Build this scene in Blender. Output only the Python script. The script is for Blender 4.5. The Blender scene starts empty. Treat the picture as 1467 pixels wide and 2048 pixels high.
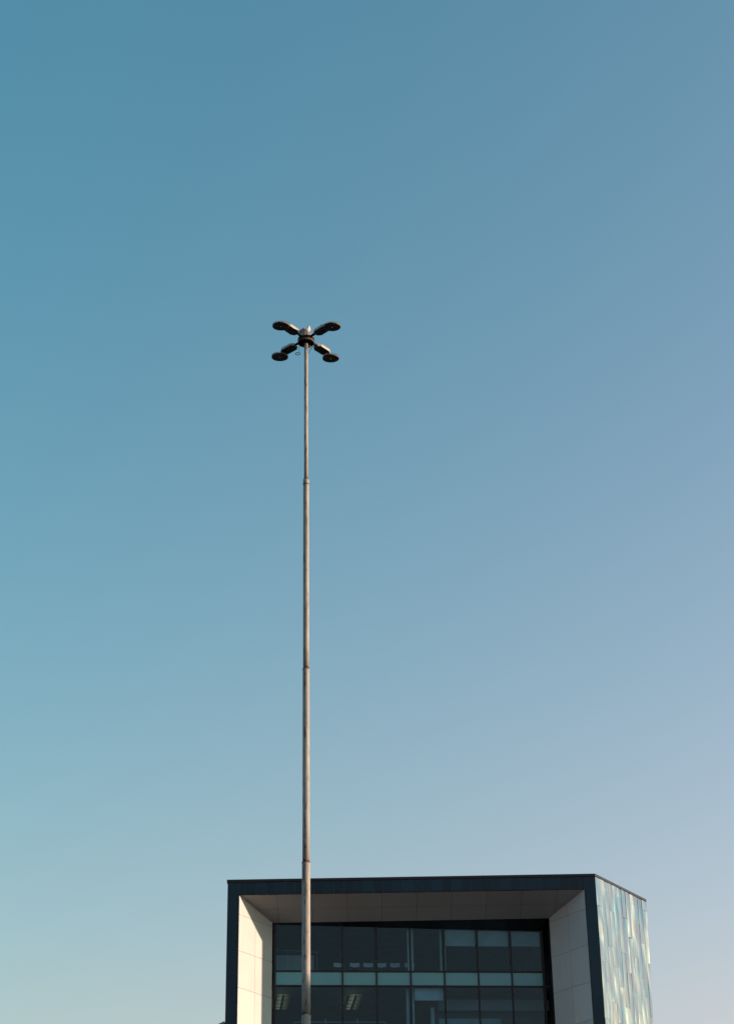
import bpy, bmesh, math, random
from mathutils import Vector, Matrix
random.seed(7)
S = bpy.context.scene
COL = S.collection
R = math.radians

# ------------------------------------------------------------------ helpers
def obj(name, bm, mat, parent=None, smooth=False, bevel=0, loc=None):
    me = bpy.data.meshes.new(name)
    bmesh.ops.recalc_face_normals(bm, faces=bm.faces)
    bm.to_mesh(me); bm.free()
    if smooth:
        for p in me.polygons: p.use_smooth = True
    for m in (mat if isinstance(mat, (list, tuple)) else [mat]): me.materials.append(m)
    o = bpy.data.objects.new(name, me); COL.objects.link(o)
    if parent is not None: o.parent = parent
    if loc is not None: o.location = loc
    if bevel:
        b = o.modifiers.new('bevel', 'BEVEL'); b.width = bevel; b.segments = 2; b.limit_method = 'ANGLE'
    return o
def tag(o, label=None, cat=None, group=None, kind=None):
    if label: o['label'] = label
    if cat: o['category'] = cat
    if group: o['group'] = group
    if kind: o['kind'] = kind
    return o
def empty(name, loc=(0, 0, 0), rz=0):
    o = bpy.data.objects.new(name, None); COL.objects.link(o)
    o.location = loc; o.rotation_euler = (0, 0, rz); o.empty_display_size = .2
    return o
def copy_tree(o, parent=None):
    c = o.copy(); COL.objects.link(c)
    if parent is not None: c.parent = parent
    for ch in [k for k in KIDS.get(o.name, [])]: copy_tree(ch, c)
    return c
KIDS = {}
def kids(o, *chs): KIDS.setdefault(o.name, []).extend(chs)

def box(bm, x0, x1, y0, y1, z0, z1, T=None):
    P = [Vector((x, y, z)) for x in (x0, x1) for y in (y0, y1) for z in (z0, z1)]
    if T: P = [T(p) for p in P]
    v = [bm.verts.new(p) for p in P]
    for f in ((0, 1, 3, 2), (4, 6, 7, 5), (0, 4, 5, 1), (2, 3, 7, 6), (0, 2, 6, 4), (1, 5, 7, 3)):
        bm.faces.new([v[i] for i in f])
    return v
def lathe(bm, prof, n=24, cx=0, cy=0, cap=True, T=None):
    rings = []
    for r, z in prof:
        ring = []
        for k in range(n):
            a = 2*math.pi*k/n
            p = Vector((cx+r*math.cos(a), cy+r*math.sin(a), z))
            ring.append(bm.verts.new(T(p) if T else p))
        rings.append(ring)
    for a, b in zip(rings, rings[1:]):
        for k in range(n): bm.faces.new((a[k], a[(k+1) % n], b[(k+1) % n], b[k]))
    if cap:
        bm.faces.new(rings[0][::-1]); bm.faces.new(rings[-1])
def tube(bm, pts, rad, n=8, closed=False):
    pts = [Vector(p) for p in pts]
    rads = rad if isinstance(rad, (list, tuple)) else [rad]*len(pts)
    rings = []
    N = len(pts)
    for i, p in enumerate(pts):
        if closed: d = pts[(i+1) % N]-pts[i-1]
        else: d = pts[min(i+1, N-1)]-pts[max(i-1, 0)]
        d.normalize()
        ref = Vector((0, 0, 1)) if abs(d.z) < .9 else Vector((1, 0, 0))
        a = d.cross(ref).normalized(); b = d.cross(a)
        rings.append([bm.verts.new(p+(a*math.cos(2*math.pi*k/n)+b*math.sin(2*math.pi*k/n))*rads[i]) for k in range(n)])
    pairs = list(zip(rings, rings[1:]))
    if closed: pairs.append((rings[-1], rings[0]))
    for A, B in pairs:
        for k in range(n): bm.faces.new((A[k], A[(k+1) % n], B[(k+1) % n], B[k]))
    if not closed:
        bm.faces.new(rings[0][::-1]); bm.faces.new(rings[-1])
def quadpanel(bm, P, ins, out, th=.0):
    """cladding panel on the quad P (4 corners ccw seen from outside), inset by ins at every edge, lifted by out."""
    P = [Vector(p) for p in P]
    n = (P[1]-P[0]).cross(P[3]-P[0]).normalized()
    def inset(i):
        a = (P[(i+1) % 4]-P[i]).normalized(); b = (P[(i-1) % 4]-P[i]).normalized()
        s = a.cross(b).length
        return P[i]+(a+b)*ins/max(s, .3)
    q = [inset(i) for i in range(4)]
    t = [bm.verts.new(x+n*out) for x in q]; l = [bm.verts.new(x+n*.001) for x in q]
    f = bm.faces.new(t)
    for i in range(4): bm.faces.new((l[i], l[(i+1) % 4], t[(i+1) % 4], t[i]))
    return f

# ------------------------------------------------------------------ materials
def mat(name, base=(.5, .5, .5), rough=.5, metal=0, spec=.5, build=None):
    m = bpy.data.materials.new(name); m.use_nodes = True
    nt = m.node_tree; b = nt.nodes['Principled BSDF']
    b.inputs['Base Color'].default_value = (*base, 1)
    b.inputs['Roughness'].default_value = rough
    b.inputs['Metallic'].default_value = metal
    b.inputs['Specular IOR Level'].default_value = spec
    if build: build(nt, b)
    return m
def nd(nt, t, **k):
    n = nt.nodes.new(t)
    for a, v in k.items():
        if a in n.inputs: n.inputs[a].default_value = v
        else: setattr(n, a, v)
    return n
def ramp(nt, fac, stops):
    r = nt.nodes.new('ShaderNodeValToRGB')
    e = r.color_ramp.elements
    while len(e) > 1: e.remove(e[-1])
    e[0].position = stops[0][0]; e[0].color = (*stops[0][1], 1)
    for p, c in stops[1:]:
        x = e.new(p); x.color = (*c, 1)
    nt.links.new(fac, r.inputs[0])
    return r.outputs[0]
def noise(nt, scale, vec=None, detail=4, rough=.55, sc=None):
    n = nt.nodes.new('ShaderNodeTexNoise'); n.inputs['Scale'].default_value = scale
    n.inputs['Detail'].default_value = detail; n.inputs['Roughness'].default_value = rough
    if vec is None:
        tc = nt.nodes.new('ShaderNodeTexCoord'); vec = tc.outputs['Object']
    if sc:
        mp = nt.nodes.new('ShaderNodeMapping'); mp.inputs['Scale'].default_value = sc
        nt.links.new(vec, mp.inputs[0]); vec = mp.outputs[0]
    nt.links.new(vec, n.inputs['Vector'])
    return n.outputs['Fac']
def mixc(nt, fac, a, b, mode='MIX'):
    m = nt.nodes.new('ShaderNodeMix'); m.data_type = 'RGBA'; m.blend_type = mode
    for s, v in ((0, fac), (6, a), (7, b)):
        if hasattr(v, 'is_output'): nt.links.new(v, m.inputs[s])
        elif s == 0: m.inputs[0].default_value = v
        else: m.inputs[s].default_value = (*v, 1)
    return m.outputs[2]
def bump(nt, b, h, dist=.01, strength=.3):
    n = nt.nodes.new('ShaderNodeBump'); n.inputs['Distance'].default_value = dist; n.inputs['Strength'].default_value = strength
    nt.links.new(h, n.inputs['Height']); nt.links.new(n.outputs[0], b.inputs['Normal'])
def simple_noise(c0, c1, scale, sc=None, bstr=0, bdist=.01):
    def f(nt, b):
        n = noise(nt, scale, sc=sc)
        nt.links.new(ramp(nt, n, [(.35, c0), (.65, c1)]), b.inputs['Base Color'])
        if bstr: bump(nt, b, n, bdist, bstr)
    return f

M = {}
M['asphalt'] = mat('asphalt', rough=.9, build=simple_noise((.04, .042, .045), (.065, .065, .066), 3, bstr=.3))
M['paving'] = mat('paving', rough=.85, build=simple_noise((.2, .195, .185), (.28, .27, .26), 2, bstr=.1))
M['kerb'] = mat('kerb', rough=.8, build=simple_noise((.3, .3, .29), (.38, .37, .36), 5))
M['black'] = mat('black frame paint', (.006, .0065, .007), .42, spec=.35)
M['coping'] = mat('coping', (.004, .005, .009), .4, spec=.3)
M['backing'] = mat('shadow gap backing', (.02, .02, .02), .8)

def galv(nt, b):
    # galvanised steel with dull zinc bloom, drip stains and rust close to the joints and in small scabs
    tc = nt.nodes.new('ShaderNodeTexCoord')
    n1 = noise(nt, 1.6, tc.outputs['Object'], 6, .65, sc=(5, 5, .8))
    base = ramp(nt, n1, [(.3, (.215, .215, .205)), (.55, (.285, .285, .27)), (.8, (.345, .34, .325))])
    n2 = noise(nt, 2.2, tc.outputs['Object'], 7, .7, sc=(6, 6, 1.1))
    scab = ramp(nt, n2, [(.53, (0, 0, 0)), (.60, (1, 1, 1))])
    # joints: distance to the joint heights
    sep = nt.nodes.new('ShaderNodeSeparateXYZ'); nt.links.new(tc.outputs['Object'], sep.inputs[0])
    last = None
    for z in (28.6, 22.263, 16.396, 12.144):
        s = nd(nt, 'ShaderNodeMath', operation='SUBTRACT'); nt.links.new(sep.outputs[2], s.inputs[0]); s.inputs[1].default_value = z+.03
        a = nd(nt, 'ShaderNodeMath', operation='ABSOLUTE'); nt.links.new(s.outputs[0], a.inputs[0])
        if last is None: last = a.outputs[0]
        else:
            mi = nd(nt, 'ShaderNodeMath', operation='MINIMUM'); nt.links.new(last, mi.inputs[0]); nt.links.new(a.outputs[0], mi.inputs[1]); last = mi.outputs[0]
    n3 = noise(nt, 9, tc.outputs['Object'], 5, .7)
    ad = nd(nt, 'ShaderNodeMath', operation='MULTIPLY_ADD'); nt.links.new(n3, ad.inputs[0]); ad.inputs[1].default_value = .22; nt.links.new(last, ad.inputs[2])
    ring = ramp(nt, ad.outputs[0], [(.11, (1, 1, 1)), (.16, (0, 0, 0))])
    rustc = ramp(nt, n3, [(.3, (.045, .018, .009)), (.6, (.12, .05, .02)), (.8, (.2, .11, .055))])
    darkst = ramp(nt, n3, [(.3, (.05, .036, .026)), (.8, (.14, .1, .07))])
    # brown scabs, weighted to the sunless side to paint its shade deeper
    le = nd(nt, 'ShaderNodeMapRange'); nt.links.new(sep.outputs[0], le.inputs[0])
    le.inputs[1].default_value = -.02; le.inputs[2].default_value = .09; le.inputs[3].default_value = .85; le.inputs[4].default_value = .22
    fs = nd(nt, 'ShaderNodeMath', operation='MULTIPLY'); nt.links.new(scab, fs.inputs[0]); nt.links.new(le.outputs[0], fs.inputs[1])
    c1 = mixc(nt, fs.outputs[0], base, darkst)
    c2 = mixc(nt, ring, c1, rustc)
    nt.links.new(c2, b.inputs['Base Color'])
    bump(nt, b, n2, .004, .4)
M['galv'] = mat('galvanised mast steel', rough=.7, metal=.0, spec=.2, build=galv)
M['hub'] = mat('dark head frame steel', (.016, .013, .011), .75, spec=.1, build=simple_noise((.004, .0037, .0034), (.018, .012, .009), 9))
M['band'] = mat('weathered head band', rough=.75, spec=.15, build=simple_noise((.03, .026, .022), (.09, .075, .06), 7, sc=(1, 1, .4)))
M['dome'] = mat('ribbed cowl', rough=.6, build=simple_noise((.13, .125, .12), (.24, .225, .2), 8, sc=(3, 3, .5)))
M['lamp_case'] = mat('lamp casing', rough=.5, build=simple_noise((.24, .225, .205), (.34, .32, .29), 6))
M['lamp_dark'] = mat('lamp underside', (.006, .006, .0065), .55, spec=.3)
M['fin'] = mat('lamp cooling fins', rough=.5, build=simple_noise((.08, .075, .07), (.17, .16, .145), 6))
M['lens'] = mat('lamp lens', (.5, .55, .58), .12, spec=.8)
M['cable'] = mat('blue cable', (.01, .018, .04), .6)
M['gullwhite'] = mat('white plumage', rough=.8, build=simple_noise((.44, .43, .41), (.52, .5, .48), 30))
M['gullgrey'] = mat('grey wing plumage', rough=.8, build=simple_noise((.16, .165, .18), (.24, .245, .26), 40, sc=(1, 4, 4)))
M['gulldark'] = mat('dark wing tip', (.02, .02, .022), .7)
M['beak'] = mat('yellow beak', (.55, .35, .06), .5)

def navy(nt, b):
    at = nt.nodes.new('ShaderNodeAttribute'); at.attribute_name = 'panel'
    c = ramp(nt, at.outputs['Fac'], [(0, (.0008, .010, .022)), (.5, (.001, .015, .031)), (1, (.002, .023, .044))])
    n = noise(nt, .9, detail=3)
    c = mixc(nt, n, c, mixc(nt, .5, c, (.001, .014, .026)))
    nt.links.new(c, b.inputs['Base Color'])
    n2 = noise(nt, 1.3, detail=2)
    nt.links.new(ramp(nt, n2, [(.3, (.3,)*3), (.7, (.42,)*3)]), b.inputs['Roughness'])
    bump(nt, b, n2, .02, .25)
M['navy'] = mat('navy metal cladding', rough=.35, metal=.0, spec=.22, build=navy)
M['seam'] = mat('brownish seam', (.10, .08, .07), .6)

def white(nt, b):
    n = noise(nt, .6, detail=6, rough=.6)
    n2 = noise(nt, 2.0, detail=4, sc=(1, 1, .15))
    c = ramp(nt, n, [(.3, (.415, .44, .455)), (.7, (.45, .475, .485))])
    c = mixc(nt, ramp(nt, n2, [(.5, (0,)*3), (.9, (.35,)*3)]), c, (.36, .375, .38))
    at = nt.nodes.new('ShaderNodeAttribute'); at.attribute_name = 'panel'
    c = mixc(nt, 1.0, c, ramp(nt, at.outputs['Fac'], [(0, (.93, .93, .94)), (1, (1.03, 1.03, 1.02))]), 'MULTIPLY')
    nt.links.new(c, b.inputs['Base Color'])
M['reveal'] = mat('pale grey composite panel', rough=.42, spec=.4, build=white)
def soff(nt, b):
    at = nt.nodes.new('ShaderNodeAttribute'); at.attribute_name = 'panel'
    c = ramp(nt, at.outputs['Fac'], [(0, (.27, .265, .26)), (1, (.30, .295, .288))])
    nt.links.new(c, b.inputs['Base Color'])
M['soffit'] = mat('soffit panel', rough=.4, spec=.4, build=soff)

def steel(nt, b):
    # interference-coloured stainless steel, every sheet a little different
    at = nt.nodes.new('ShaderNodeAttribute'); at.attribute_name = 'panel'
    tc = nt.nodes.new('ShaderNodeTexCoord')
    mp = nt.nodes.new('ShaderNodeMapping'); mp.inputs['Scale'].default_value = (1.25, 1.25, .42); mp.inputs['Rotation'].default_value = (.25, .25, 0)
    cmb = nt.nodes.new('ShaderNodeVectorMath'); cmb.operation = 'SCALE'; nt.links.new(at.outputs['Fac'], cmb.inputs[3]); cmb.inputs[0].default_value = (4.4, 3.2, 5.7)
    nt.links.new(cmb.outputs[0], mp.inputs['Location'])
    nt.links.new(tc.outputs['Object'], mp.inputs[0])
    n = noise(nt, 1.0, mp.outputs[0], 1.2, .5)
    c = ramp(nt, n, [(.25, (.17, .31, .35)), (.38, (.29, .385, .41)), (.48, (.34, .34, .34)), (.56, (.31, .39, .40)), (.66, (.56, .57, .49)), (.8, (.45, .37, .33))])
    nt.links.new(c, b.inputs['Base Color'])
    n2 = noise(nt, 1.5, tc.outputs['Object'], 2, .5, sc=(1.2, 1.2, .4))
    bump(nt, b, n2, .08, .25)
    n3 = noise(nt, 30, tc.outputs['Object'], 2, .5, sc=(1, 1, .03))
    nt.links.new(ramp(nt, n3, [(.3, (.19,)*3), (.7, (.25,)*3)]), b.inputs['Roughness'])
M['steel'] = mat('iridescent stainless cladding', metal=1, rough=.22, build=steel)

def glass_mat(name, tint, f0=.05, rough=.0, extra=0):
    m = bpy.data.materials.new(name); m.use_nodes = True; nt = m.node_tree; nt.nodes.clear()
    out = nt.nodes.new('ShaderNodeOutputMaterial'); mx = nt.nodes.new('ShaderNodeMixShader')
    tr = nt.nodes.new('ShaderNodeBsdfTransparent'); tr.inputs[0].default_value = (*tint, 1)
    gl = nt.nodes.new('ShaderNodeBsdfGlossy'); gl.inputs['Roughness'].default_value = rough; gl.inputs[0].default_value = (.66, .88, 1, 1)
    fr = nt.nodes.new('ShaderNodeFresnel'); fr.inputs[0].default_value = 1.52
    mu = nt.nodes.new('ShaderNodeMath'); mu.operation = 'MULTIPLY'; mu.inputs[1].default_value = f0
    nt.links.new(fr.outputs[0], mu.inputs[0]); nt.links.new(mu.outputs[0], mx.inputs[0])
    nt.links.new(tr.outputs[0], mx.inputs[1]); nt.links.new(gl.outputs[0], mx.inputs[2]); nt.links.new(mx.outputs[0], out.inputs[0])
    n = noise(nt, .5, detail=2)
    bp = nt.nodes.new('ShaderNodeBump'); bp.inputs['Distance'].default_value = .01; bp.inputs['Strength'].default_value = .1
    nt.links.new(n, bp.inputs['Height']); nt.links.new(bp.outputs[0], gl.inputs['Normal'])
    return m
M['glass'] = glass_mat('tinted glass', (.53, .75, .83), .8)
def span(nt, b):
    n = noise(nt, .35, detail=2)
    nt.links.new(ramp(nt, n, [(.3, (.085, .29, .33)), (.7, (.11, .34, .36))]), b.inputs['Base Color'])
M['spandrel'] = mat('teal spandrel glass', rough=.25, spec=.5, build=span)
M['int_wall'] = mat('room wall', rough=.9, build=simple_noise((.09, .10, .11), (.12, .13, .14), .7))
M['int_ceil'] = mat('room ceiling', rough=.9, build=simple_noise((.20, .21, .21), (.25, .26, .26), 1.2))
M['int_floor'] = mat('room carpet', (.03, .034, .04), .95)
M['int_pale'] = mat('pale partition', (.4, .44, .45), .7)
M['blind'] = mat('roller blind fabric', rough=.9, build=simple_noise((.36, .44, .46), (.42, .5, .52), 2))
M['bulk'] = mat('bulkhead', (.24, .28, .3), .8)
M['chair'] = mat('pale chair plastic', (.62, .68, .7), .45)
M['chrome'] = mat('chair legs steel', (.5, .52, .54), .3, metal=1)
M['pend'] = mat('pendant channel', (.05, .058, .065), .5)
M['cab'] = mat('cupboard front', (.26, .27, .28), .6)
M['tealglass'] = mat('frosted teal screen', (.12, .3, .33), .4)
def emis(name, c, s):
    m = bpy.data.materials.new(name); m.use_nodes = True; nt = m.node_tree; nt.nodes.clear()
    o = nt.nodes.new('ShaderNodeOutputMaterial'); e = nt.nodes.new('ShaderNodeEmission')
    e.inputs[0].default_value = (*c, 1); e.inputs[1].default_value = s; nt.links.new(e.outputs[0], o.inputs[0]); return m
M['tube'] = emis('warm tube', (1, .83, .5), 3.0)
def diff_mat():
    m = bpy.data.materials.new('lit diffuser'); m.use_nodes = True; nt = m.node_tree; nt.nodes.clear()
    o = nt.nodes.new('ShaderNodeOutputMaterial'); e = nt.nodes.new('ShaderNodeEmission')
    tc = nt.nodes.new('ShaderNodeTexCoord'); sp = nt.nodes.new('ShaderNodeSeparateXYZ'); nt.links.new(tc.outputs['Object'], sp.inputs[0])
    r = ramp(nt, sp.outputs[0], [(0, (0, 0, 0)), (1, (1, 1, 1))])
    mr = nt.nodes.new('ShaderNodeMapRange'); nt.links.new(sp.outputs[0], mr.inputs[0]); mr.inputs[1].default_value = -.55; mr.inputs[2].default_value = .35
    c = ramp(nt, mr.outputs[0], [(0, (.004, .004, .004)), (.3, (.06, .05, .026)), (.5, (.2, .175, .1)), (.62, (.2, .175, .1)), (.8, (.07, .06, .032)), (1, (.004, .004, .004))])
    nt.links.new(c, e.inputs[0]); e.inputs[1].default_value = .38; nt.links.new(e.outputs[0], o.inputs[0]); return m
M['diff'] = diff_mat()
M['bark'] = mat('reddish bark', (.22, .09, .05), .8)
M['concrete'] = mat('concrete render', rough=.85, build=simple_noise((.3, .29, .28), (.38, .37, .35), 1.5))
M['roof'] = mat('roof felt', (.12, .12, .12), .9)

def panel_attr(bm): return bm.faces.layers.float.get('panel') or bm.faces.layers.float.new('panel')

# ------------------------------------------------------------------ ground
bm = bmesh.new(); box(bm, -3000, 3000, -3000, 3000, -1, 0)
tag(obj('ground', bm, M['asphalt']), kind='structure')
bm = bmesh.new(); box(bm, -22, 26, 70, 84.9, .004, .12)
tag(obj('pavement', bm, M['paving']), kind='structure')
bm = bmesh.new(); box(bm, -22.0, 26, 69.8, 69.997, .004, .13)
tag(obj('kerb', bm, M['kerb']), kind='structure')

# ------------------------------------------------------------------ building
B = empty('office_building', (0, 85, 0))
tag(B, 'navy clad office block with deep white window recess and shimmering stainless steel side wall', 'building')
BO = Vector((0, 85, 0))
def L(p): return Vector(p)-BO
def bx(bm, x0, x1, y0, y1, z0, z1): box(bm, x0, x1, y0-85, y1-85, z0, z1)

XL, XR = -6.80, 10.34          # outer edges of the front
IL, IR = -6.25, 9.83           # recess opening
ZT, ZC, ZS = 25.49, 25.36, 24.76
BL, BR, YB = -4.83, 8.345, 87.4
ZSB = 24.045
ZLOW = 8.2                      # foot of the recess
# glass plane coordinates
G0 = Vector((-4.71, 87.55, 0)); gd = Vector((12.68, 1.12, 0)).normalized(); gn = Vector((-gd.y, gd.x, 0))
def G(u, o, z): return G0+gd*u+gn*o+Vector((0, 0, z))
def GL(p): return G(p.x, p.y, p.z)-BO     # transform from (u, o, z) to building-local

# fascia: narrow upright sheets
bm = bmesh.new(); at = panel_attr(bm)
edges = [IL, -5.939] + [-5.939+.4572*k for k in range(1, 35)]
edges = [e for e in edges if e < IR-.12]+[IR]
for a, b in zip(edges, edges[1:]):
    f = quadpanel(bm, [L((a, 85, ZS+.03)), L((b, 85, ZS+.03)), L((b, 85, ZC)), L((a, 85, ZC))], .012, .014)
    f[at] = random.random()
o = obj('fascia', bm, M['navy'], B)
bm = bmesh.new(); bx(bm, XL+.01, XR-.02, 85.002, 85.2, ZS+.012, ZC)
obj('fascia_backing', bm, M['seam'], B)
bm = bmesh.new(); bx(bm, IL-.0, IR+.0, 84.975, 85.16, ZS-.0, ZS+.028)
obj('drip_edge', bm, M['coping'], B)
# pilasters
def pilaster(x0, x1, seams):
    bm = bmesh.new(); at = panel_attr(bm)
    zs = seams+[.15]
    for a, b in zip(zs, zs[1:]):
        f = quadpanel(bm, [L((x0, 85, b)), L((x1, 85, b)), L((x1, 85, a)), L((x0, 85, a))], .009, .02)
        f[at] = random.random()*.6+.2
    o = obj('pilaster', bm, M['navy'], B)
    return o
pilaster(XL, IL-.004, [ZC, 23.609, 21.023, 18.44, 15.85, 13.27, 10.68, 8.1, 5.5, 2.9])
pilaster(IR+.004, XR, [ZC, 23.97, 21.404, 19.726, 17.14, 14.56, 11.97, 9.4, 6.8, 4.2, 1.6])
for x0, x1 in ((XL+.012, IL-.012), (IR+.012, XR-.02)):
    bm = bmesh.new(); bx(bm, x0, x1, 85.004, 85.2, .1, ZS)
    obj('pilaster_core', bm, M['seam'], B)
# base wall below the recess
bm = bmesh.new(); at = panel_attr(bm)
for k in range(10):
    for j in range(3):
        w = (IR-IL)/10
        f = quadpanel(bm, [L((IL+w*k, 85, .1+2.7*j)), L((IL+w*(k+1), 85, .1+2.7*j)), L((IL+w*(k+1), 85, 2.8+2.7*j)), L((IL+w*k, 85, 2.8+2.7*j))], .008, .018)
        f[at] = random.random()
obj('base_wall', bm, M['navy'], B)
bm = bmesh.new(); bx(bm, IL, IR, 85.004, 85.2, .1, 8.2); obj('base_core', bm, M['seam'], B)

# side wall direction
SA = Vector((10.35, 85.0, 0)); sd = Vector((2.956, 4.683, 0)).normalized(); sn = Vector((sd.y, -sd.x, 0))
SE = 5.60
def SW(s, n, z): return SA+sd*s+sn*n+Vector((0, 0, z))-BO
# coping: front, then side return
bm = bmesh.new()
pts = [(XL-.03, 84.955), (XR+.04, 84.955)]
e2 = SW(5.58, .05, 0)+BO
i2 = SW(5.58, -.3, 0)+BO
prof = [(pts[0][0], pts[0][1]), (pts[1][0], pts[1][1]), (e2.x, e2.y), (i2.x, i2.y), (XR-.2, 85.3), (XL+.25, 85.3), (XL+.25, 100), (XL-.03, 100)]
def prism(bm, poly, z0, z1):
    lo = [bm.verts.new(L((x, y, z0))) for x, y in poly]; hi = [bm.verts.new(L((x, y, z1))) for x, y in poly]
    bm.faces.new(lo[::-1]); bm.faces.new(hi); n = len(poly)
    for i in range(n): bm.faces.new((lo[i], lo[(i+1) % n], hi[(i+1) % n], hi[i]))
prism(bm, prof, ZC+.004, ZT)
o = obj('coping', bm, M['coping'], B, bevel=.008)
# body shell: roof deck, left wall, rear walls
er = SW(SE-.4, -.05, 0)+BO
back = [(er.x, er.y), (er.x-1, 100), (XL+.02, 100)]
bm = bmesh.new(); prism(bm, [(XL+.02, 85.06), (XR-.03, 85.06), (er.x, er.y), (er.x-1, 99.9), (XL+.02, 99.9)], ZC-.28, ZC-.02)
obj('roof', bm, M['roof'], B)
bm = bmesh.new()
bx(bm, XL+.004, XL+.2, 85.21, 100, .1, ZC); 
obj('wall', bm, M['concrete'], B)
bm = bmesh.new()
bx(bm, XL+.2, er.x-1, 99.8, 100, .1, ZC)
p0, p1 = Vector((er.x, er.y, 0)), Vector((er.x-1, 100, 0)); d = (p1-p0); dn = Vector((d.y, -d.x, 0)).normalized()*.15
v = [bm.verts.new(L(p+Vector((0, 0, z)))) for z in (.1, ZC) for p in (p0, p1, p1-dn, p0-dn)]
for f in ((0, 1, 2, 3), (4, 7, 6, 5), (0, 4, 5, 1), (1, 5, 6, 2), (2, 6, 7, 3), (3, 7, 4, 0)): bm.faces.new([v[i] for i in f])
obj('wall', bm, M['concrete'], B)

# side wall of stainless sheets 0.46 m wide, 2.58 m tall, staggered by thirds, each sheet dished and sprung
bm = bmesh.new(); at = panel_attr(bm)
W = .4585
rows = 22
def s_end(z): return 5.62-(25.35-z)*.062 if z > 19 else 5.23
NC = 13
for c in range(NC):
    s0 = c*W; s1 = (c+1)*W-.004
    if s0 > 5.55: break
    off = {0: 1, 1: 2, 2: 0}[c % 3]
    ztops = [ZC+.0]
    z = 24.88-.86*off
    if off == 0: z = 24.88
    while z > 1:
        ztops.append(z); z -= 2.58
    ztops.append(.15)
    for zi, (za, zb) in enumerate(zip(ztops, ztops[1:])):
        rnd = random.random()
        h = za-zb
        nx, nz = 10, max(6, int(h/.09))
        amp = random.choice((.002, .004, .006, .009, .013))*(1 if random.random() < .65 else -1)
        sk = random.uniform(-.5, .5); ph = random.uniform(0, 6.28); ph2 = random.uniform(0, 6.28)
        tw = random.uniform(-.008, .008); tl = random.uniform(-.006, .006); wv = random.uniform(.2, 1.0)
        grid = []
        for j in range(nz+1):
            tz = j/nz; z = zb+.003+(h-.006)*tz
            row = []
            for i in range(nx+1):
                ts = i/nx
                s = s0+(s1-s0)*ts
                # pillow across, stronger near the ends of the sheet
                x = 2*ts-1
                pil = (1-x*x)*(1+sk*x)
                prof_z = .8+.2*math.sin(math.pi*tz)
                prof_z *= 1+.5*math.sin(ph+tz*h*2.1)*wv
                sag = .006*math.sin(ph2+tz*h*3.3)*(1-x*x)
                q = amp*pil*prof_z+sag+tw*x*(tz-.5)*1.5+tl*x
                q = max(-.016, min(.04, q))+.02
                se = s_end(z)
                ss = s if c < 11 else s0+(se-s0)*ts if c == 11 else s
                row.append(bm.verts.new(SW(min(ss, se), q, z)))
            grid.append(row)
        if s0 >= s_end(zb) or c > 11: 
            for row in grid:
                for vv in row: bm.verts.remove(vv)
            continue
        for j in range(nz):
            for i in range(nx):
                f = bm.faces.new((grid[j][i], grid[j][i+1], grid[j+1][i+1], grid[j+1][i])); f[at] = rnd; f.smooth = True
        # returned lower edge so each sheet reads as lapped
        lo = [bm.verts.new(v.co+sn*-.012) for v in grid[0]]; hi = [bm.verts.new(v.co) for v in grid[0]]
        for i in range(nx):
            f = bm.faces.new((lo[i], lo[i+1], hi[i+1], hi[i])); f[at] = rnd
bmesh.ops.dissolve_degenerate(bm, dist=1e-5, edges=bm.edges)
me = bpy.data.meshes.new('steel_cladding'); bm.to_mesh(me); bm.free(); me.materials.append(M['steel'])
o = bpy.data.objects.new('steel_cladding', me); COL.objects.link(o); o.parent = B
bm = bmesh.new()
v = [bm.verts.new(SW(s, n, z)) for s, z in ((0, ZC-.0), (5.55, ZC-.0), (5.16, 19.0), (5.16, .1), (0, .1)) for n in (-.006, -.16)]
bm.faces.new(v[0::2]); bm.faces.new(v[1::2][::-1])
for i in range(5): j = (i+1) % 5; bm.faces.new((v[2*i], v[2*i+1], v[2*j+1], v[2*j]))
obj('side_core', bm, M['backing'], B)

# recess side walls: panels
def reveal_wall(F, K, joints, sgn):
    F = Vector(F); K = Vector(K)
    Mid = F.lerp(K, .487)
    bmk = bmesh.new(); bmp = bmesh.new(); pa = panel_attr(bmp)
    def top(p):
        t = (p.y-85)/2.4
        return ZS+(ZSB-ZS)*t
    cols = [(F, Mid), (Mid, K)]
    for a, b in cols:
        zs = joints
        za, zb = top(a), top(b)
        prev = None
        tops = [(za, zb)]+[(z, z) for z in zs]+[(ZLOW, ZLOW)]
        for (ta, tb), (ua, ub) in zip(tops, tops[1:]):
            q = [a+Vector((0, 0, ua)), b+Vector((0, 0, ub)), b+Vector((0, 0, tb)), a+Vector((0, 0, ta))]
            if sgn < 0: q = [q[1], q[0], q[3], q[2]]
            f = quadpanel(bmp, [x-BO for x in q], .007, .012); f[pa] = random.random()
    q = [F+Vector((0, 0, ZLOW)), K+Vector((0, 0, ZLOW)), K+Vector((0, 0, ZSB)), F+Vector((0, 0, ZS))]
    bmk.faces.new([bmk.verts.new(x-BO) for x in q])
    w = obj('recess_wall', bmp, M['reveal'], B)
    k = obj('recess_wall_backing', bmk, M['backing'], B)
    return w
js = [23.845-1.678*k for k in range(10) if 23.845-1.678*k > ZLOW+.3]
reveal_wall((IL, 85.0, 0), (BL, YB, 0), js, 1)
reveal_wall((IR, 85.0, 0), (BR, YB, 0), js, -1)
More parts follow.
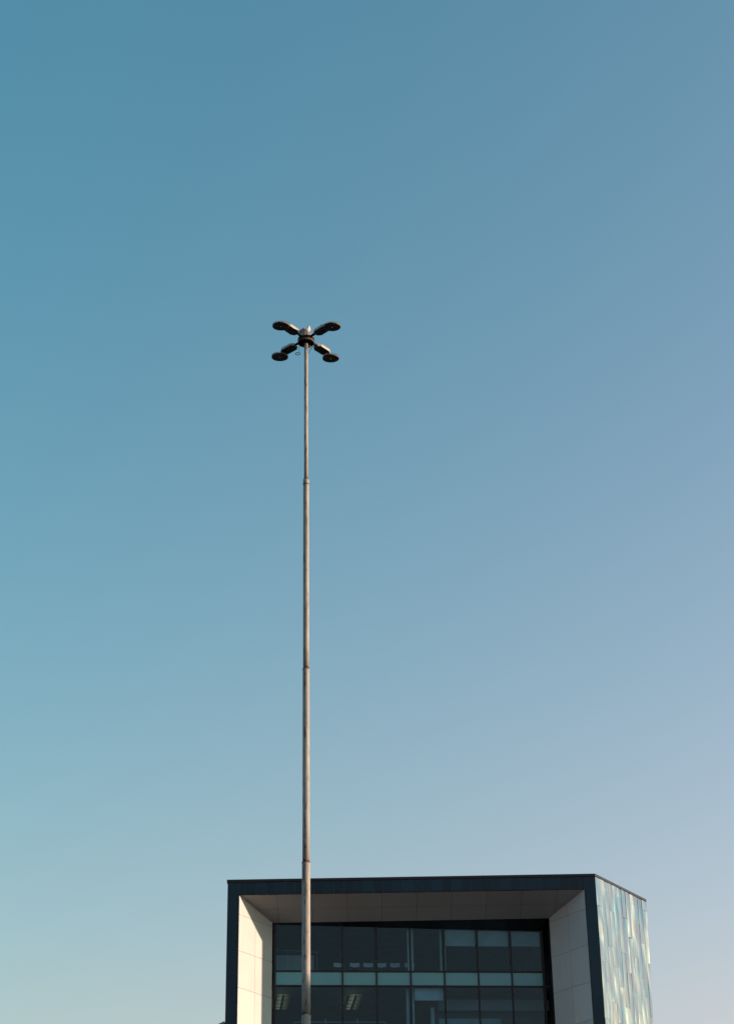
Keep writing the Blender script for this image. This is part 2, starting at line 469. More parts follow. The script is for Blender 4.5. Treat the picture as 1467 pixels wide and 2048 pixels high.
# soffit
bm = bmesh.new(); at = panel_attr(bm)
xj = [-4.505+1.635*k for k in range(9)]
def sx(x, t):  # clamp to funnel
    l = IL+(BL-IL)*t; r = IR+(BR-IR)*t
    return min(max(x, l), r)
def clip(poly, f):       # keep the part of poly (x, t) where f >= 0
    out = []
    for i in range(len(poly)):
        p, q = poly[i], poly[(i+1) % len(poly)]
        fp, fq = f(p), f(q)
        if fp >= 0: out.append(p)
        if (fp >= 0) != (fq >= 0):
            k = fp/(fp-fq); out.append((p[0]+(q[0]-p[0])*k, p[1]+(q[1]-p[1])*k))
    return out
bounds = [IL-1]+xj+[IR+1]
g_ = .006
for t0, t1 in ((0, .496), (.496, 1)):
    for a_, b_ in zip(bounds, bounds[1:]):
        poly = [(a_+g_, t0+g_/2.4), (b_-g_, t0+g_/2.4), (b_-g_, t1-g_/2.4), (a_+g_, t1-g_/2.4)]
        poly = clip(poly, lambda p: p[0]-(IL+(BL-IL)*p[1])-.008)
        poly = clip(poly, lambda p: (IR+(BR-IR)*p[1])-.008-p[0])
        if len(poly) < 3: continue
        f = bm.faces.new([bm.verts.new(L((x, 85+2.4*t, ZS+(ZSB-ZS)*t-.01))) for x, t in poly])
        f[at] = random.random()
obj('soffit', bm, M['soffit'], B)
bm = bmesh.new()
bm.faces.new([bm.verts.new(L(p)) for p in ((IL, 85, ZS+.002), (IR, 85, ZS+.002), (BR, YB, ZSB+.002), (BL, YB, ZSB+.002))])
obj('soffit_backing', bm, M['backing'], B)
# recess floor
bm = bmesh.new(); prism(bm, [(IL, 85.21), (IR, 85.21), (8.05, 89), (-4.9, 87.8)], ZLOW-.2, ZLOW-.003)
obj('recess_floor', bm, M['kerb'], B)

# black surround between the pale funnel and the glass
UE = 12.93
ZH0, ZH1 = 24.0, 23.76
bm = bmesh.new()
def q4(bm, *P): bm.faces.new([bm.verts.new(Vector(p)-BO) for p in P])
q4(bm, (BL, YB, ZSB), (BR, YB, ZSB), G(UE, .05, ZH1), G(-.1, .05, ZH0))          # head lining
q4(bm, (BL, YB, ZSB), G(-.1, .05, ZH0), G(-.1, .05, ZLOW), (BL, YB, ZLOW))          # left jamb lining
q4(bm, (BR, YB, ZSB), G(UE+.12, .05, ZH1), G(UE+.12, .05, ZLOW), (BR, YB, ZLOW))    # right jamb lining
q4(bm, G(-.1, .05, ZH0), G(UE, .05, ZH1), G(UE, .05, 24.6), G(-.1, .05, 24.6))
obj('dark_surround', bm, M['black'], B)

# mullions, transoms, panes
ZB_ = [(21.785, 24.02), (21.10, 21.785), (18.22, 21.10), (17.53, 18.22), (14.65, 17.53), (13.96, 14.65), (11.1, 13.96), (10.4, 11.1), (ZLOW, 10.4)]
US = [.0, 1.6, 3.205, 4.82, 6.44, 8.05, 9.67, 11.27, 12.80]
for i, u in enumerate(US):
    bm = bmesh.new()
    w = .035 if 0 < i < 8 else .06
    ztop = ZH0+(ZH1-ZH0)*u/UE
    box(bm, u-w, u+w, -.07, .12, ZLOW, ztop+.05, GL)
    obj('mullion', bm, M['black'], B)
for z in (21.785, 21.10, 18.22, 17.53, 14.65, 13.96, 11.1, 10.4):
    bm = bmesh.new()
    for a, b in zip(US, US[1:]): box(bm, a+.0365, b-.0365, -.055, .1, z-.034, z+.034, GL)
    obj('transom', bm, M['black'], B)
for r, (z0, z1) in enumerate(ZB_):
    sp = r in (1, 3, 5, 7)
    for i, (a, b) in enumerate(zip(US, US[1:])):
        bm = bmesh.new()
        tilt = random.uniform(-.0035, .0035); t2 = random.uniform(-.0025, .0025)
        oo = 0.0
        P = []
        for u, z, du, dz in ((a+.03, z0+.03, -1, -1), (b-.03, z0+.03, 1, -1), (b-.03, z1-.03, 1, 1), (a+.03, z1-.03, -1, 1)):
            if r == 0 and dz > 0: z = ZH0+(ZH1-ZH0)*u/UE+.03
            P.append(GL(Vector((u, oo+du*tilt+dz*t2, z))))
        if sp:
            bm.faces.new([bm.verts.new(p) for p in P])
            n = (P[1]-P[0]).cross(P[3]-P[0]).normalized()*-.03
            bm.faces.new([bm.verts.new(p+n) for p in P])
        else:
            bm.faces.new([bm.verts.new(p) for p in P])
        obj('spandrel_panel' if sp else 'window_pane', bm, M['spandrel'] if sp else M['glass'], B)

# slabs and rooms
RD = 9.0
for z0, z1 in ((21.14, 21.74), (17.57, 18.18), (14.0, 14.62), (10.44, 11.06)):
    bm = bmesh.new(); box(bm, -.6, 13.3, .13, RD, z0, z1-.02, GL); obj('floor_slab', bm, M['int_floor'], B)
    bm = bmesh.new(); box(bm, -.6, 13.3, .14, RD-.01, z0-.03, z0-.004, GL); obj('room_ceiling', bm, M['int_ceil'], B)
bm = bmesh.new(); box(bm, -.6, 13.3, .14, RD, 24.42, 24.6, GL); obj('room_ceiling', bm, M['int_ceil'], B)
bm = bmesh.new(); box(bm, -.7, 13.4, RD+.01, RD+.2, ZLOW-.1, 24.8, GL); obj('room_wall', bm, M['int_wall'], B)
for u in (-.72, 13.32):
    bm = bmesh.new(); box(bm, u, u+.1, .14, RD, ZLOW-.1, 24.8, GL); obj('room_wall', bm, M['int_wall'], B)
# pale window posts just inside
for u0, u1, o0, z0, z1 in ((6.34, 6.42, .3, 21.75, 24.4), (6.5, 6.64, .45, 21.75, 24.4), (7.93, 8.02, .5, 21.75, 24.4), (8.13, 8.17, .3, 21.75, 24.4), (6.25, 6.38, .45, 18.2, 21.1), (6.5, 6.6, .3, 18.2, 21.1), (7.45, 7.62, .9, 18.2, 20.3)):
    bm = bmesh.new(); box(bm, u0, u1, o0, o0+.15, z0, z1, GL); obj('post', bm, M['blind'], B)
# lower-floor bulkhead and partition
bm = bmesh.new(); box(bm, 7.9, 13.25, 1.5, 1.8, 20.29, 20.80, GL); obj('bulkhead', bm, M['bulk'], B)
bm = bmesh.new(); box(bm, 7.7, 13.25, 2.1, 2.25, 18.2, 21.1, GL); obj('partition', bm, M['int_wall'], B)
# roller blinds
for u0, u1, o_, zt, zb in ((8.17, 9.60, .22, 24.1, 23.09), (9.73, 11.2, .22, 24.1, 23.09), (11.33, 12.72, .22, 24.1, 23.09), (6.62, 7.98, .22, 21.08, 20.51)):
    bm = bmesh.new(); box(bm, u0, u1, o_, o_+.006, zb, zt, GL)
    rb = obj('roller_blind', bm, M['blind'], B)
    bm = bmesh.new(); box(bm, u0, u1, o_-.008, o_+.014, zb-.03, zb-.001, GL); obj('bottom_rail', bm, M['int_pale'], rb)

# lower wing on the left, running back from the block
bm = bmesh.new(); prism(bm, [(XL-.02, 85.02), (XL-.02, 99), (-13.5, 99), (-13.5, 97.4)], .1, 18.86)
wing = obj('wing', bm, M['navy'], B)
bm = bmesh.new(); prism(bm, [(XL-.02, 84.97), (XL-.02, 99.05), (-13.55, 99.05), (-13.55, 97.36)], 18.864, 18.98)
obj('wing_coping', bm, M['coping'], B)

# ------------------------------------------------------------------ things in the rooms
def rounded_back(bm, w, h, th, z0, y0, n=12):
    """curved chair back: top straight, lower edge dipping in the middle"""
    P = []
    for i in range(n+1):
        t = i/n*2-1
        x = t*w/2
        y = y0+.05*(t*t)*-1
        zl = z0+.035*(t*t)
        zt = z0+h
        P.append((x, y, zl, zt))
    fr = [[bm.verts.new((x, y, zl)), bm.verts.new((x, y, zt))] for x, y, zl, zt in P]
    bk = [[bm.verts.new((x, y+th, zl)), bm.verts.new((x, y+th, zt))] for x, y, zl, zt in P]
    for i in range(n):
        bm.faces.new((fr[i][0], fr[i+1][0], fr[i+1][1], fr[i][1])); bm.faces.new((bk[i][0], bk[i][1], bk[i+1][1], bk[i+1][0]))
        bm.faces.new((fr[i][1], fr[i+1][1], bk[i+1][1], bk[i][1])); bm.faces.new((fr[i][0], bk[i][0], bk[i+1][0], fr[i+1][0]))
    bm.faces.new((fr[0][0], fr[0][1], bk[0][1], bk[0][0])); bm.faces.new((fr[n][0], bk[n][0], bk[n][1], fr[n][1]))
rzg = math.atan2(gd.y, gd.x)
ZF = 21.72
def make_chair():
    e = empty('meeting_chair')
    bm = bmesh.new(); rounded_back(bm, .47, .215, .03, .765, 0)
    a = obj('backrest', bm, M['chair'], e, smooth=False, bevel=.008)
    bm = bmesh.new(); tube(bm, [(-.255, -.06, .79), (-.15, -.02, .785), (0, 0, .762), (.15, -.02, .785), (.255, -.06, .79)], .013)
    a2 = obj('back_rail', bm, M['chrome'], e, smooth=True)
    bm = bmesh.new(); box(bm, -.22, .22, .04, .46, .44, .475); b = obj('seat', bm, M['chair'], e, bevel=.015)
    out = [a, a2, b]
    for sx_ in (-1, 1):
        bm = bmesh.new(); tube(bm, [(sx_*.2, .44, .45), (sx_*.23, .48, 0)], .012); out.append(obj('leg', bm, M['chrome'], e, smooth=True))
        bm = bmesh.new(); tube(bm, [(sx_*.2, -.01, .8), (sx_*.21, .03, .44), (sx_*.23, -.05, 0)], .012); out.append(obj('leg', bm, M['chrome'], e, smooth=True))
    kids(e, *out)
    return e
c0 = make_chair()
words = ['leftmost pale chair back in the upper window, cut by the second mullion',
         'second pale chair back from the left, standing clear in the upper window',
         'third pale chair back from the left, middle of its upper window pane',
         'fourth pale chair back, partly hidden by the mullion right of the third',
         'fifth pale chair back, second from the right in the upper window',
         'rightmost pale chair back, behind the pale post in the upper window']
for i, u in enumerate((3.16, 3.955, 4.61, 5.26, 5.915, 6.62)):
    c = c0 if i == 0 else copy_tree(c0)
    c.location = G(u, 2.2, ZF); c.rotation_euler = (0, 0, rzg+random.uniform(-.06, .06))
    tag(c, words[i]+' of the office block', 'chair', 'meeting chairs on the upper floor')
    # trim to sixteen words
    c['label'] = ' '.join(words[i].split()[:16])

# cupboard and rail on the upper floor
e = empty('cupboard', G(.96, 1.0, ZF), rzg)
tag(e, 'grey cupboard beside the left edge of the upper window, behind the mast', 'cupboard')
for k in range(4):
    bm = bmesh.new(); box(bm, -.93+k*.4655, -.93+(k+1)*.4655-.006, 0, .03, .02, 1.05)
    obj('cupboard_door', bm, M['cab'], e)
bm = bmesh.new(); box(bm, -.94, .94, .034, .5, 0, 1.065); obj('carcass', bm, M['cab'], e)
e = empty('wire_rail', G(1.0, .6, ZF), rzg)
tag(e, 'thin pale rail on slim uprights above the grey cupboard in the upper window', 'rail')
bm = bmesh.new(); tube(bm, [(-1.0, 0, 1.22), (1.08, 0, 1.11)], .009); obj('top_rail', bm, M['int_pale'], e)
for x in (-.36, 1.04):
    bm = bmesh.new(); tube(bm, [(x, 0, 0), (x, 0, 1.15)], .008); obj('upright', bm, M['int_pale'], e)

# pendants on the lower floor
def make_pendant():
    e = empty('pendant_light')
    out = []
    for x in (0, -.36):
        bm = bmesh.new(); box(bm, x-.062, x+.062, .5, 4.2, -.035, .035); out.append(obj('channel', bm, M['pend'], e, bevel=.006))
    for x in (0, -.36):
        bm = bmesh.new(); box(bm, x-.03, x+.03, .75, 2.9, .04, .06); out.append(obj('light_tube', bm, M['tube'], e))
    bm = bmesh.new(); box(bm, -.55, .35, .6, 3.9, .066, .074); out.append(obj('diffuser', bm, M['diff'], e))
    for y in (.9, 1.75, 2.6, 3.4):
        bm = bmesh.new(); box(bm, -.42, .2, y-.03, y+.03, .045, .062); out.append(obj('cross_louvre', bm, M['pend'], e))
        bm = bmesh.new(); tube(bm, [(0, y, .03), (0, y, .29)], .006); out.append(obj('suspension_wire', bm, M['pend'], e))
    kids(e, *out)
    return e
p0 = make_pendant()
for i, (u, lab) in enumerate(((.44, 'lit pendant light in the lower window, left of the mast'), (3.87, 'lit pendant light in the lower window, right of the mast'))):
    p = p0 if i == 0 else copy_tree(p0)
    p.location = G(u, 0, 20.76); p.rotation_euler = (0, 0, rzg)
    tag(p, lab, 'pendant light', 'pendant lights on the lower floor')

# desk screens on the lower floor
e = empty('desk_screen', G(3.15, 1.0, 18.17), rzg)
tag(e, 'thin framed glazed desk screen along the bottom of the lower window, left half', 'desk screen')
bm = bmesh.new(); box(bm, -2.18, 2.18, -.015, .015, 1.44, 1.475); obj('top_rail', bm, M['tealglass'], e)
for x, h in ((-2.165, 1.439), (-.69, 1.63), (.80, 1.63), (2.165, 1.439)):
    bm = bmesh.new(); box(bm, x-.02, x+.02, -.02, .02, 0, h if h > 1.5 else 1.437); obj('post', bm, M['tealglass'], e)
e = empty('storage_unit', G(9.6, 1.2, 18.17), rzg)
tag(e, 'row of teal fronted storage units at the bottom of the lower window, right half', 'storage unit')
x = -1.75
for w in (.42, .07, .95, .07, .34, .9):
    if w > .2:
        bm = bmesh.new(); box(bm, x+.012, x+w-.012, 0, .03, .02, 1.66); obj('cupboard_door', bm, M['tealglass'], e)
    x += w
    x += .02
bm = bmesh.new(); box(bm, -1.75, 1.25, .035, .5, 0, 1.68); obj('carcass', bm, M['cab'], e)

# ------------------------------------------------------------------ mast
PX, PY = -1.88, 51.0
MA = empty('floodlight_mast', (PX, PY, 0))
tag(MA, 'tall stepped steel mast with rusty joints and four round floodlights at its top', 'light mast')
def lean(z): return 0
secs = [(.0, 12.144, .150, .1215), (12.144, 16.396, .1185, .1165), (16.396, 22.263, .1035, .1005), (22.263, 28.6, .0900, .0885), (28.6, 33.66, .0625, .0610)]
for i, (z0, z1, r0, r1) in enumerate(secs):
    bm = bmesh.new()
    n = max(4, int((z1-z0)/1.0))
    pr = [(r0+(r1-r0)*k/n, z0+(z1-z0)*k/n) for k in range(n+1)]
    # swaged shoulder running up into the next, thinner section
    if i < 4:
        nr = secs[i+1][2]
        if i == 3: pr = pr[:-1]+[(r1, z1-.16), (r1+.006, z1-.15), (r1+.007, z1-.03), (r1-.008, z1+.03), (nr+.002, z1+.075)]
        else: pr = pr[:-1]+[(r1, z1-.05), (r1+.005, z1-.035), (r1+.005, z1-.005), (nr+.003, z1+.035)]
    lathe(bm, pr, 40)
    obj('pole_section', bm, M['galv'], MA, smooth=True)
for z, r in ((28.6-.155, .0965), (22.263-.01, .1065), (16.396-.01, .1225), (12.144-.01, .1225)):
    bm = bmesh.new(); lathe(bm, [(r-.004, z-.016), (r+.002, z-.01), (r+.002, z+.01), (r-.004, z+.016)], 40)
    obj('weld_collar', bm, mat('rusty weld', (.09, .04, .02), .85, build=simple_noise((.05, .022, .012), (.2, .08, .03), 25)) if 'weld' not in M else M['weld'], MA, smooth=True)
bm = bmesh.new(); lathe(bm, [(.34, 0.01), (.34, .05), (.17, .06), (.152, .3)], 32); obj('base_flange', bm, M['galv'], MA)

# head frame (open underneath), band and ribbed cowl
ZB0 = 33.61
bm = bmesh.new()
lathe(bm, [(.262, ZB0), (.268, ZB0+.01), (.268, ZB0+.075), (.262, ZB0+.08), (.256, ZB0+.08), (.252, ZB0+.005)], 40, cap=False)
band = obj('head_band', bm, M['band'], MA, smooth=False)
bm = bmesh.new(); lathe(bm, [(.07, ZB0+.04), (.25, ZB0+.05), (.25, ZB0+.065), (.07, ZB0+.07)], 32)
obj('head_plate', bm, M['hub'], MA)
for k in range(3):
    a = R(20+120*k)
    bm = bmesh.new(); tube(bm, [(.05*math.cos(a), .05*math.sin(a), ZB0+.01), (.245*math.cos(a), .245*math.sin(a), ZB0+.02)], .016); obj('winch_arm', bm, M['hub'], MA)
bm = bmesh.new(); lathe(bm, [(.268, ZB0+.081), (.272, ZB0+.09), (.272, ZB0+.15), (.25, ZB0+.17)], 40); obj('collar', bm, M['hub'], MA)
bm = bmesh.new()
n = 56
prof = [(.245, ZB0+.165), (.24, ZB0+.22), (.226, ZB0+.275), (.195, ZB0+.32), (.15, ZB0+.345), (.06, ZB0+.35)]
rings = []
for ri, (r, z) in enumerate(prof):
    ring = []
    for k in range(n):
        a = 2*math.pi*k/n
        rr = r*(1.0+(.035 if k % 4 < 2 else -.0)*(1 if ri < 5 else 0))
        ring.append(bm.verts.new((rr*math.cos(a), rr*math.sin(a), z)))
    rings.append(ring)
for a, b in zip(rings, rings[1:]):
    for k in range(n): bm.faces.new((a[k], a[(k+1) % n], b[(k+1) % n], b[k]))
bm.faces.new(rings[-1])
obj('cowl', bm, M['dome'], MA)

# luminaires
def octa(bm, L0, L1, w0, w1, z0, z1, inset, T):
    """elongated eight-sided casing, length along x, chamfered top"""
    c = [(L0, -w0/2), (L0+.12, -w1/2), (L1-.14, -w1/2), (L1, -w0/2), (L1, w0/2), (L1-.14, w1/2), (L0+.12, w1/2), (L0, w0/2)]
    cx = (L0+L1)/2
    def ring(s, z): return [bm.verts.new(T(Vector((cx+(x-cx)*s, y*s, z)))) for x, y in c]
    r = [ring(.96, z0-.0), ring(1, z0+.02), ring(1, z1-.035), ring(inset, z1)]
    for a, b in zip(r, r[1:]):
        for k in range(8): bm.faces.new((a[k], a[(k+1) % 8], b[(k+1) % 8], b[k]))
    bm.faces.new(r[0][::-1]); bm.faces.new(r[-1])
discs = [(-.765, -1.03), (.865, -.94), (-.89, .84), (.775, .975)]
ZL = 33.77
for dx, dy in discs:
    az = math.atan2(dy, dx); rr = math.hypot(dx, dy)
    rot = Matrix.Rotation(az, 4, 'Z')
    T = lambda p: rot @ p
    bm = bmesh.new(); octa(bm, .47, 1.12, .17, .335, ZL-.055, ZL+.05, .86, T)
    lum = obj('lamp_head', bm, M['lamp_case'], MA)
    tag(lum)
    bm = bmesh.new()
    cc = [(.485, -.07), (.595, -.143), (.97, -.143), (1.105, -.072), (1.105, .072), (.97, .143), (.595, .143), (.485, .07)]
    lo = [bm.verts.new(T(Vector((x*1.0, y*1.12, ZL-.068)))) for x, y in cc]; hi = [bm.verts.new(T(Vector((x, y*1.14, ZL-.0555)))) for x, y in cc]
    bm.faces.new(lo); bm.faces.new(hi)
    for k in range(8): bm.faces.new((lo[k], lo[(k+1) % 8], hi[(k+1) % 8], hi[k]))
    obj('gear_tray', bm, M['lamp_dark'], lum)
    bm = bmesh.new(); tube(bm, [T(Vector((.24, 0, ZL-.01))), T(Vector((.40, 0, ZL+.0))), T(Vector((.50, 0, ZL+.0)))], [.046, .043, .046], 12)
    obj('arm', bm, M['hub'], lum, smooth=True)
    bm = bmesh.new(); tube(bm, [T(Vector((1.05, -.05, ZL+.0))), T(Vector((1.16, -.04, ZL-.03))), T(Vector((1.22, -.03, ZL-.075)))], .018, 8)
    tube(bm, [T(Vector((1.05, .05, ZL+.0))), T(Vector((1.16, .04, ZL-.03))), T(Vector((1.22, .03, ZL-.075)))], .018, 8)
    obj('bracket', bm, M['hub'], lum)
    # round floodlight: finned rim on top, dark dish below, small lens
    zd = ZL-.165
    cx, cy = dx, dy
    tilt = Matrix.Rotation(R(4), 4, 'X')
    def TD(p, cx=cx, cy=cy, zd=zd): return (tilt @ p)+Vector((cx, cy, zd))
    bm = bmesh.new()
    nn = 64
    lower = []; 
    pr = [(.245, .012), (.272, .022), (.272, .05), (.22, .062)]
    rings = []
    for ri, (r, z) in enumerate(pr):
        rings.append([bm.verts.new(TD(Vector(((r*(1-.035*(k % 2)*(ri in (1, 2)))) * math.cos(2*math.pi*k/nn), (r*(1-.035*(k % 2)*(ri in (1, 2)))) * math.sin(2*math.pi*k/nn), z)))) for k in range(nn)])
    for a, b in zip(rings, rings[1:]):
        for k in range(nn): bm.faces.new((a[k], a[(k+1) % nn], b[(k+1) % nn], b[k]))
    bm.faces.new(rings[-1]); bm.faces.new(rings[0][::-1])
    # radial fins standing on top
    for k in range(28):
        a = 2*math.pi*k/28
        m = Matrix.Rotation(a, 4, 'Z')
        box(bm, .10, .268, -.004, .004, .0625, .09, lambda p, m=m: TD(m @ p))
    obj('finned_housing', bm, M['fin'], lum)
    bm = bmesh.new()
    lathe(bm, [(.273, .020), (.270, .004), (.255, .0), (.115, .0), (.108, .006), (.04, .006)], 48, cap=False, T=TD)
    obj('reflector_dish', bm, M['lamp_dark'], lum, smooth=False)
    bm = bmesh.new(); lathe(bm, [(.034, .012), (.028, -.004), (.016, -.008)], 20, T=TD)
    obj('lens', bm, M['lens'], lum, smooth=True)

# hanging cable with a loop, cable stay on the other side
def mp(xz, yz, Y=0.0):
    """offset from the mast axis at head height, scaled from 7.72 px zoom units"""
    return ((xz-711)/7.72*.01622, Y, 33.64-(yz-505)/7.72*.01622/.846)
bm = bmesh.new()
a = mp(604, 545); b = mp(607, 652)
tube(bm, [a, b], .007, 6)
ring = [Vector(mp(583, 674))+Vector((.078*math.cos(t), .078*math.sin(t)*.9, -.012*math.cos(t)+.0)) for t in [2*math.pi*k/28 for k in range(28)]]
for k, v in enumerate(ring): v.z += .02*math.cos(2*math.pi*k/28)
tube(bm, ring, .011, 6, closed=True)
obj('hanging_cable', bm, M['cable'], MA, smooth=True)
bm = bmesh.new()
tube(bm, [mp(818, 578, -.05), mp(800, 605, -.05), mp(770, 645, -.03), mp(745, 676, 0), mp(741, 690, 0)], .0065, 6)
lp = [Vector(mp(790, 594, -.05))+Vector((.045*math.cos(t), .04*math.sin(t), .012*math.cos(t))) for t in [2*math.pi*k/20 for k in range(20)]]
tube(bm, lp, .008, 6, closed=True)
obj('stay_cable', bm, M['cable'], MA, smooth=True)
bm = bmesh.new(); tube(bm, [mp(760, 575, -.1), mp(785, 600, -.1)], .012, 6); obj('pulley_hook', bm, M['galv'], MA)

# ------------------------------------------------------------------ gull
GB = empty('seagull', (PX, PY, ZB0+.385))
tag(GB, 'white breasted gull with grey wings resting on top of the mast', 'bird')
ez = ZB0+.35
# body surface as a lofted chain from tail to bill; x to the right (facing the sun)
def loft(bm, secs, n=16):
    rings = []
    for (cx, cy, cz, ax, rw, rh) in secs:      # ax = pitch of the section
        ring = []
        for k in range(n):
            t = 2*math.pi*k/n
            y = rw*math.cos(t); w = rh*math.sin(t)
            ring.append(bm.verts.new((cx-math.sin(ax)*w, cy+y, cz+math.cos(ax)*w)))
        rings.append(ring)
    for a, b in zip(rings, rings[1:]):
        for k in range(n): bm.faces.new((a[k], a[(k+1) % n], b[(k+1) % n], b[k]))
    bm.faces.new(rings[0][::-1]); bm.faces.new(rings[-1])
bm = bmesh.new()
loft(bm, [(-.235, 0, .085, .25, .012, .006), (-.17, 0, .10, .25, .038, .022), (-.10, 0, .105, .3, .068, .052), (-.02, 0, .115, .4, .088, .078), (.05, 0, .125, .5, .09, .088), (.10, 0, .15, .9, .078, .075), (.118, 0, .195, 1.25, .058, .056), (.112, 0, .235, 1.5, .042, .042), (.112, 0, .262, 1.45, .042, .045), (.118, 0, .285, 1.4, .036, .038), (.122, 0, .305, 1.4, .015, .018)], 20)
body = obj('body', bm, M['gullwhite'], GB, smooth=True)
md = body.modifiers.new('s', 'SUBSURF'); md.levels = 2; md.render_levels = 2
for s in (-1, 1):
    bm = bmesh.new()
    loft(bm, [(.055, s*.062, .15, .5, .022, .05), (0, s*.075, .14, .45, .022, .058), (-.07, s*.066, .125, .35, .02, .048), (-.15, s*.045, .105, .3, .014, .03), (-.215, s*.025, .092, .25, .009, .016)], 12)
    w = obj('wing', bm, M['gullgrey'], GB, smooth=True)
    bm = bmesh.new()
    loft(bm, [(-.205, s*.027, .094, .25, .011, .018), (-.27, s*.012, .078, .25, .009, .012), (-.31, s*.004, .068, .2, .003, .004)], 10)
    obj('wing_tip', bm, M['gulldark'], w, smooth=True)
bm = bmesh.new(); loft(bm, [(.145, 0, .275, 0, .011, .013), (.175, 0, .272, 0, .007, .009), (.198, 0, .264, 0, .002, .003)], 8)
obj('bill', bm, M['beak'], GB, smooth=True)
for s in (-1, 1):
    bm = bmesh.new(); bmesh.ops.create_uvsphere(bm, u_segments=8, v_segments=6, radius=.006, matrix=Matrix.Translation((.135, s*.034, .284)))
    obj('eye', bm, M['gulldark'], GB)
    bm = bmesh.new(); tube(bm, [(.01, s*.035, .07), (.015, s*.035, .004)], .006, 6); box(bm, .0, .06, s*.035-.02, s*.035+.02, .0005, .005)
    obj('leg', bm, M['beak'], GB)
GB.rotation_euler = (0, 0, R(-18)); GB.scale = (1.12, 1.25, .92); GB.location = (PX-.035, PY-.03, ez-.01)

# ------------------------------------------------------------------ bare tree tips and off-frame block
T0 = empty('bare_tree', (7.3, 72, 0))
tag(T0, 'reddish tips of a bare tree just rising before the pale right recess wall', 'tree')
rt = random.Random(3)
bm = bmesh.new()
pts = [Vector((0, 0, .0)), Vector((.05, 0, 3)), Vector((-.03, .05, 6)), Vector((.02, 0, 9)), Vector((0, 0, 12))]
tube(bm, pts, [.2, .17, .13, .10, .07], 10)
def shoot(bm, p0, p1, r0, r1, seg=5):
    P = [p0.lerp(p1, k/seg)+Vector((rt.uniform(-.03, .03), rt.uniform(-.03, .03), 0))*(0 if k in (0, seg) else 1) for k in range(seg+1)]
    tube(bm, P, [r0+(r1-r0)*k/seg for k in range(seg+1)], 6)
obj('trunk', bm, M['bark'], T0, smooth=True)
bm = bmesh.new()
shoot(bm, Vector((0, 0, 12)), Vector((.406, 0, 16.36)), .06, .004, 7)
shoot(bm, Vector((0, 0, 12)), Vector((-.272, 0, 16.17)), .055, .004, 7)
for k in range(40):
    z = rt.uniform(4, 13.2); a = rt.uniform(0, 6.28); ln = rt.uniform(.8, 2.2)*(1-(z-4)/16)
    top = min(z+ln*1.4, 15.6)
    shoot(bm, Vector((0, 0, z)), Vector((ln*.45*math.cos(a), ln*.45*math.sin(a), top)), .03, .004, 4)
obj('crown', bm, M['bark'], T0, smooth=True)

OB = empty('warehouse', (66, 46, 0))
tag(OB, 'plain rendered block past the right of the view that shades the foot of the mast', 'building')
bm = bmesh.new(); box(bm, -8, 12, -26, 16, 0, 19.9); obj('wall', bm, M['concrete'], OB)
bm = bmesh.new(); box(bm, -8.1, 12.1, -26.1, 16.1, 19.904, 20.05); obj('roof', bm, M['roof'], OB)
bm = bmesh.new()
for j in range(4):
    for k in range(8): box(bm, -8.03, -7.99, -24+k*5, -21.4+k*5, 2+j*4.5, 4+j*4.5)
obj('window_band', bm, M['black'], OB)

# ------------------------------------------------------------------ sky, sun
SUN_AZ, SUN_EL = 96.3, 6.6
W_ = bpy.data.worlds.new('World'); S.world = W_; W_.use_nodes = True
nt = W_.node_tree; bg = nt.nodes['Background']
sk = nt.nodes.new('ShaderNodeTexSky'); sk.sky_type = 'NISHITA'; sk.sun_disc = False
sk.sun_elevation = R(SUN_EL); sk.sun_rotation = R(SUN_AZ)
sk.altitude = 0; sk.air_density = 1.5; sk.dust_density = 3.0; sk.ozone_density = 2.0
# clear air above plus a band of thin summer haze that thickens to the horizon and towards the sun
tc = nt.nodes.new('ShaderNodeTexCoord'); sp_ = nt.nodes.new('ShaderNodeSeparateXYZ'); nt.links.new(tc.outputs['Generated'], sp_.inputs[0])
def mth(op, a, b=None):
    n = nt.nodes.new('ShaderNodeMath'); n.operation = op
    for i, v in enumerate((a, b)):
        if v is None: continue
        if hasattr(v, 'is_output'): nt.links.new(v, n.inputs[i])
        else: n.inputs[i].default_value = v
    return n.outputs[0]
zc = mth('MAXIMUM', sp_.outputs[2], 0.0)
xs = mth('MAXIMUM', mth('MINIMUM', sp_.outputs[0], .35), -.25)
ex = mth('EXPONENT', mth('SUBTRACT', mth('MULTIPLY', xs, mth('MULTIPLY', zc, 5.0)), mth('DIVIDE', zc, .2)))
aur = nt.nodes.new('ShaderNodeMapRange'); aur.interpolation_type = 'SMOOTHSTEP'; nt.links.new(sp_.outputs[0], aur.inputs[0])
aur.inputs[1].default_value = .2; aur.inputs[2].default_value = .75
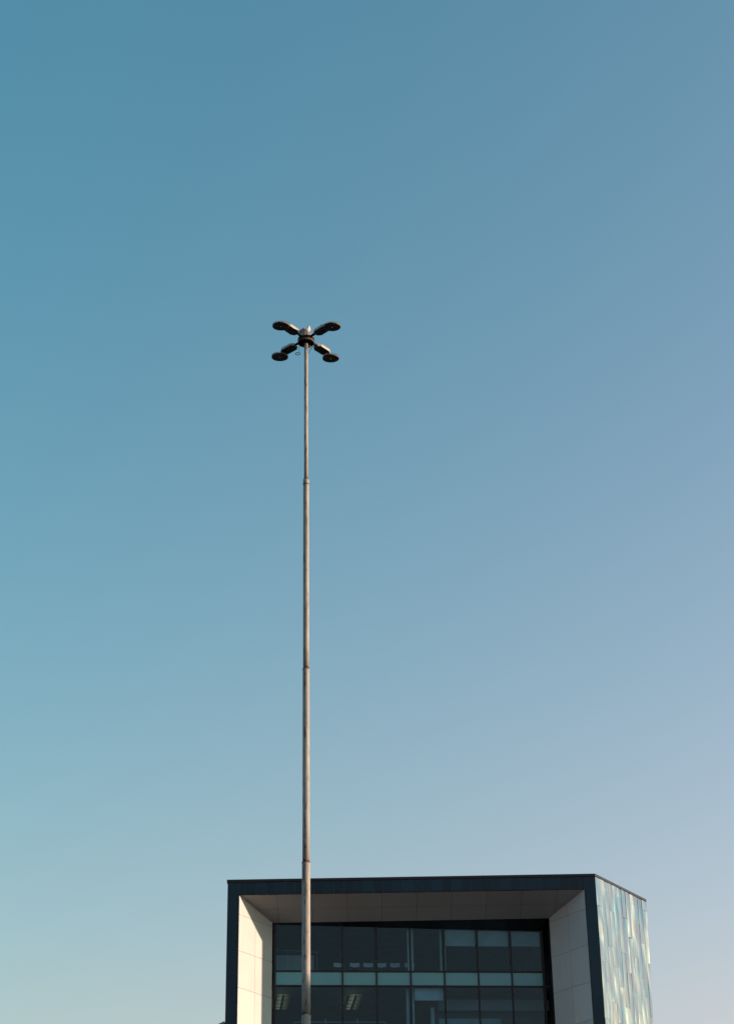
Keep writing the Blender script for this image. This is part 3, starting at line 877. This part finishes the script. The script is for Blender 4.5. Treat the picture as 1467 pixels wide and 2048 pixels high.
tint = mixc(nt, aur.outputs[0], (.448, 1.038, 1.126), (.47, .92, 1.16))
c1 = mixc(nt, 1.0, sk.outputs[0], tint, 'MULTIPLY')
hz = nt.nodes.new('ShaderNodeVectorMath'); hz.operation = 'SCALE'
hz.inputs[0].default_value = (.452/.15, .17/.15, .262/.15); nt.links.new(ex, hz.inputs[3])
c2 = mixc(nt, 1.0, c1, hz.outputs[0], 'ADD')
for n in nt.nodes:
    if n.bl_idname == 'ShaderNodeMix': n.clamp_result = False; n.clamp_factor = True
nt.links.new(c2, bg.inputs[0]); bg.inputs[1].default_value = .15
d = bpy.data.lights.new('sun', 'SUN'); d.energy = 4.3; d.angle = R(.5); d.color = (1, .66, .46)
s = bpy.data.objects.new('sun', d); COL.objects.link(s)
v = Vector((math.sin(R(SUN_AZ))*math.cos(R(SUN_EL)), math.cos(R(SUN_AZ))*math.cos(R(SUN_EL)), math.sin(R(SUN_EL))))
s.rotation_euler = v.to_track_quat('Z', 'Y').to_euler()
s.location = (60, 0, 60)

# ------------------------------------------------------------------ camera
th = R(26.87494); ro = R(.95353)
Fw = Vector((0, math.cos(th), math.sin(th))); U = Vector((0, -math.sin(th), math.cos(th))); Rx = Vector((1, 0, 0))
c = Rx*math.cos(ro)-U*math.sin(ro); u = Rx*math.sin(ro)+U*math.cos(ro)
cd = bpy.data.cameras.new('camera'); cam = bpy.data.objects.new('camera', cd); COL.objects.link(cam)
cam.matrix_world = Matrix(((c.x, u.x, -Fw.x, 0), (c.y, u.y, -Fw.y, 0), (c.z, u.z, -Fw.z, 1.6), (0, 0, 0, 1)))
cd.sensor_fit = 'VERTICAL'; cd.sensor_height = 36; cd.lens = 3700*36/2048
cd.clip_start = .1; cd.clip_end = 10000
S.camera = cam
S.view_settings.view_transform = 'Standard'; S.view_settings.look = 'None'
S.view_settings.exposure = 1.0; S.view_settings.gamma = 1
S.cycles.max_bounces = 10; S.cycles.transparent_max_bounces = 12
S.render.resolution_x = 733; S.render.resolution_y = 1024
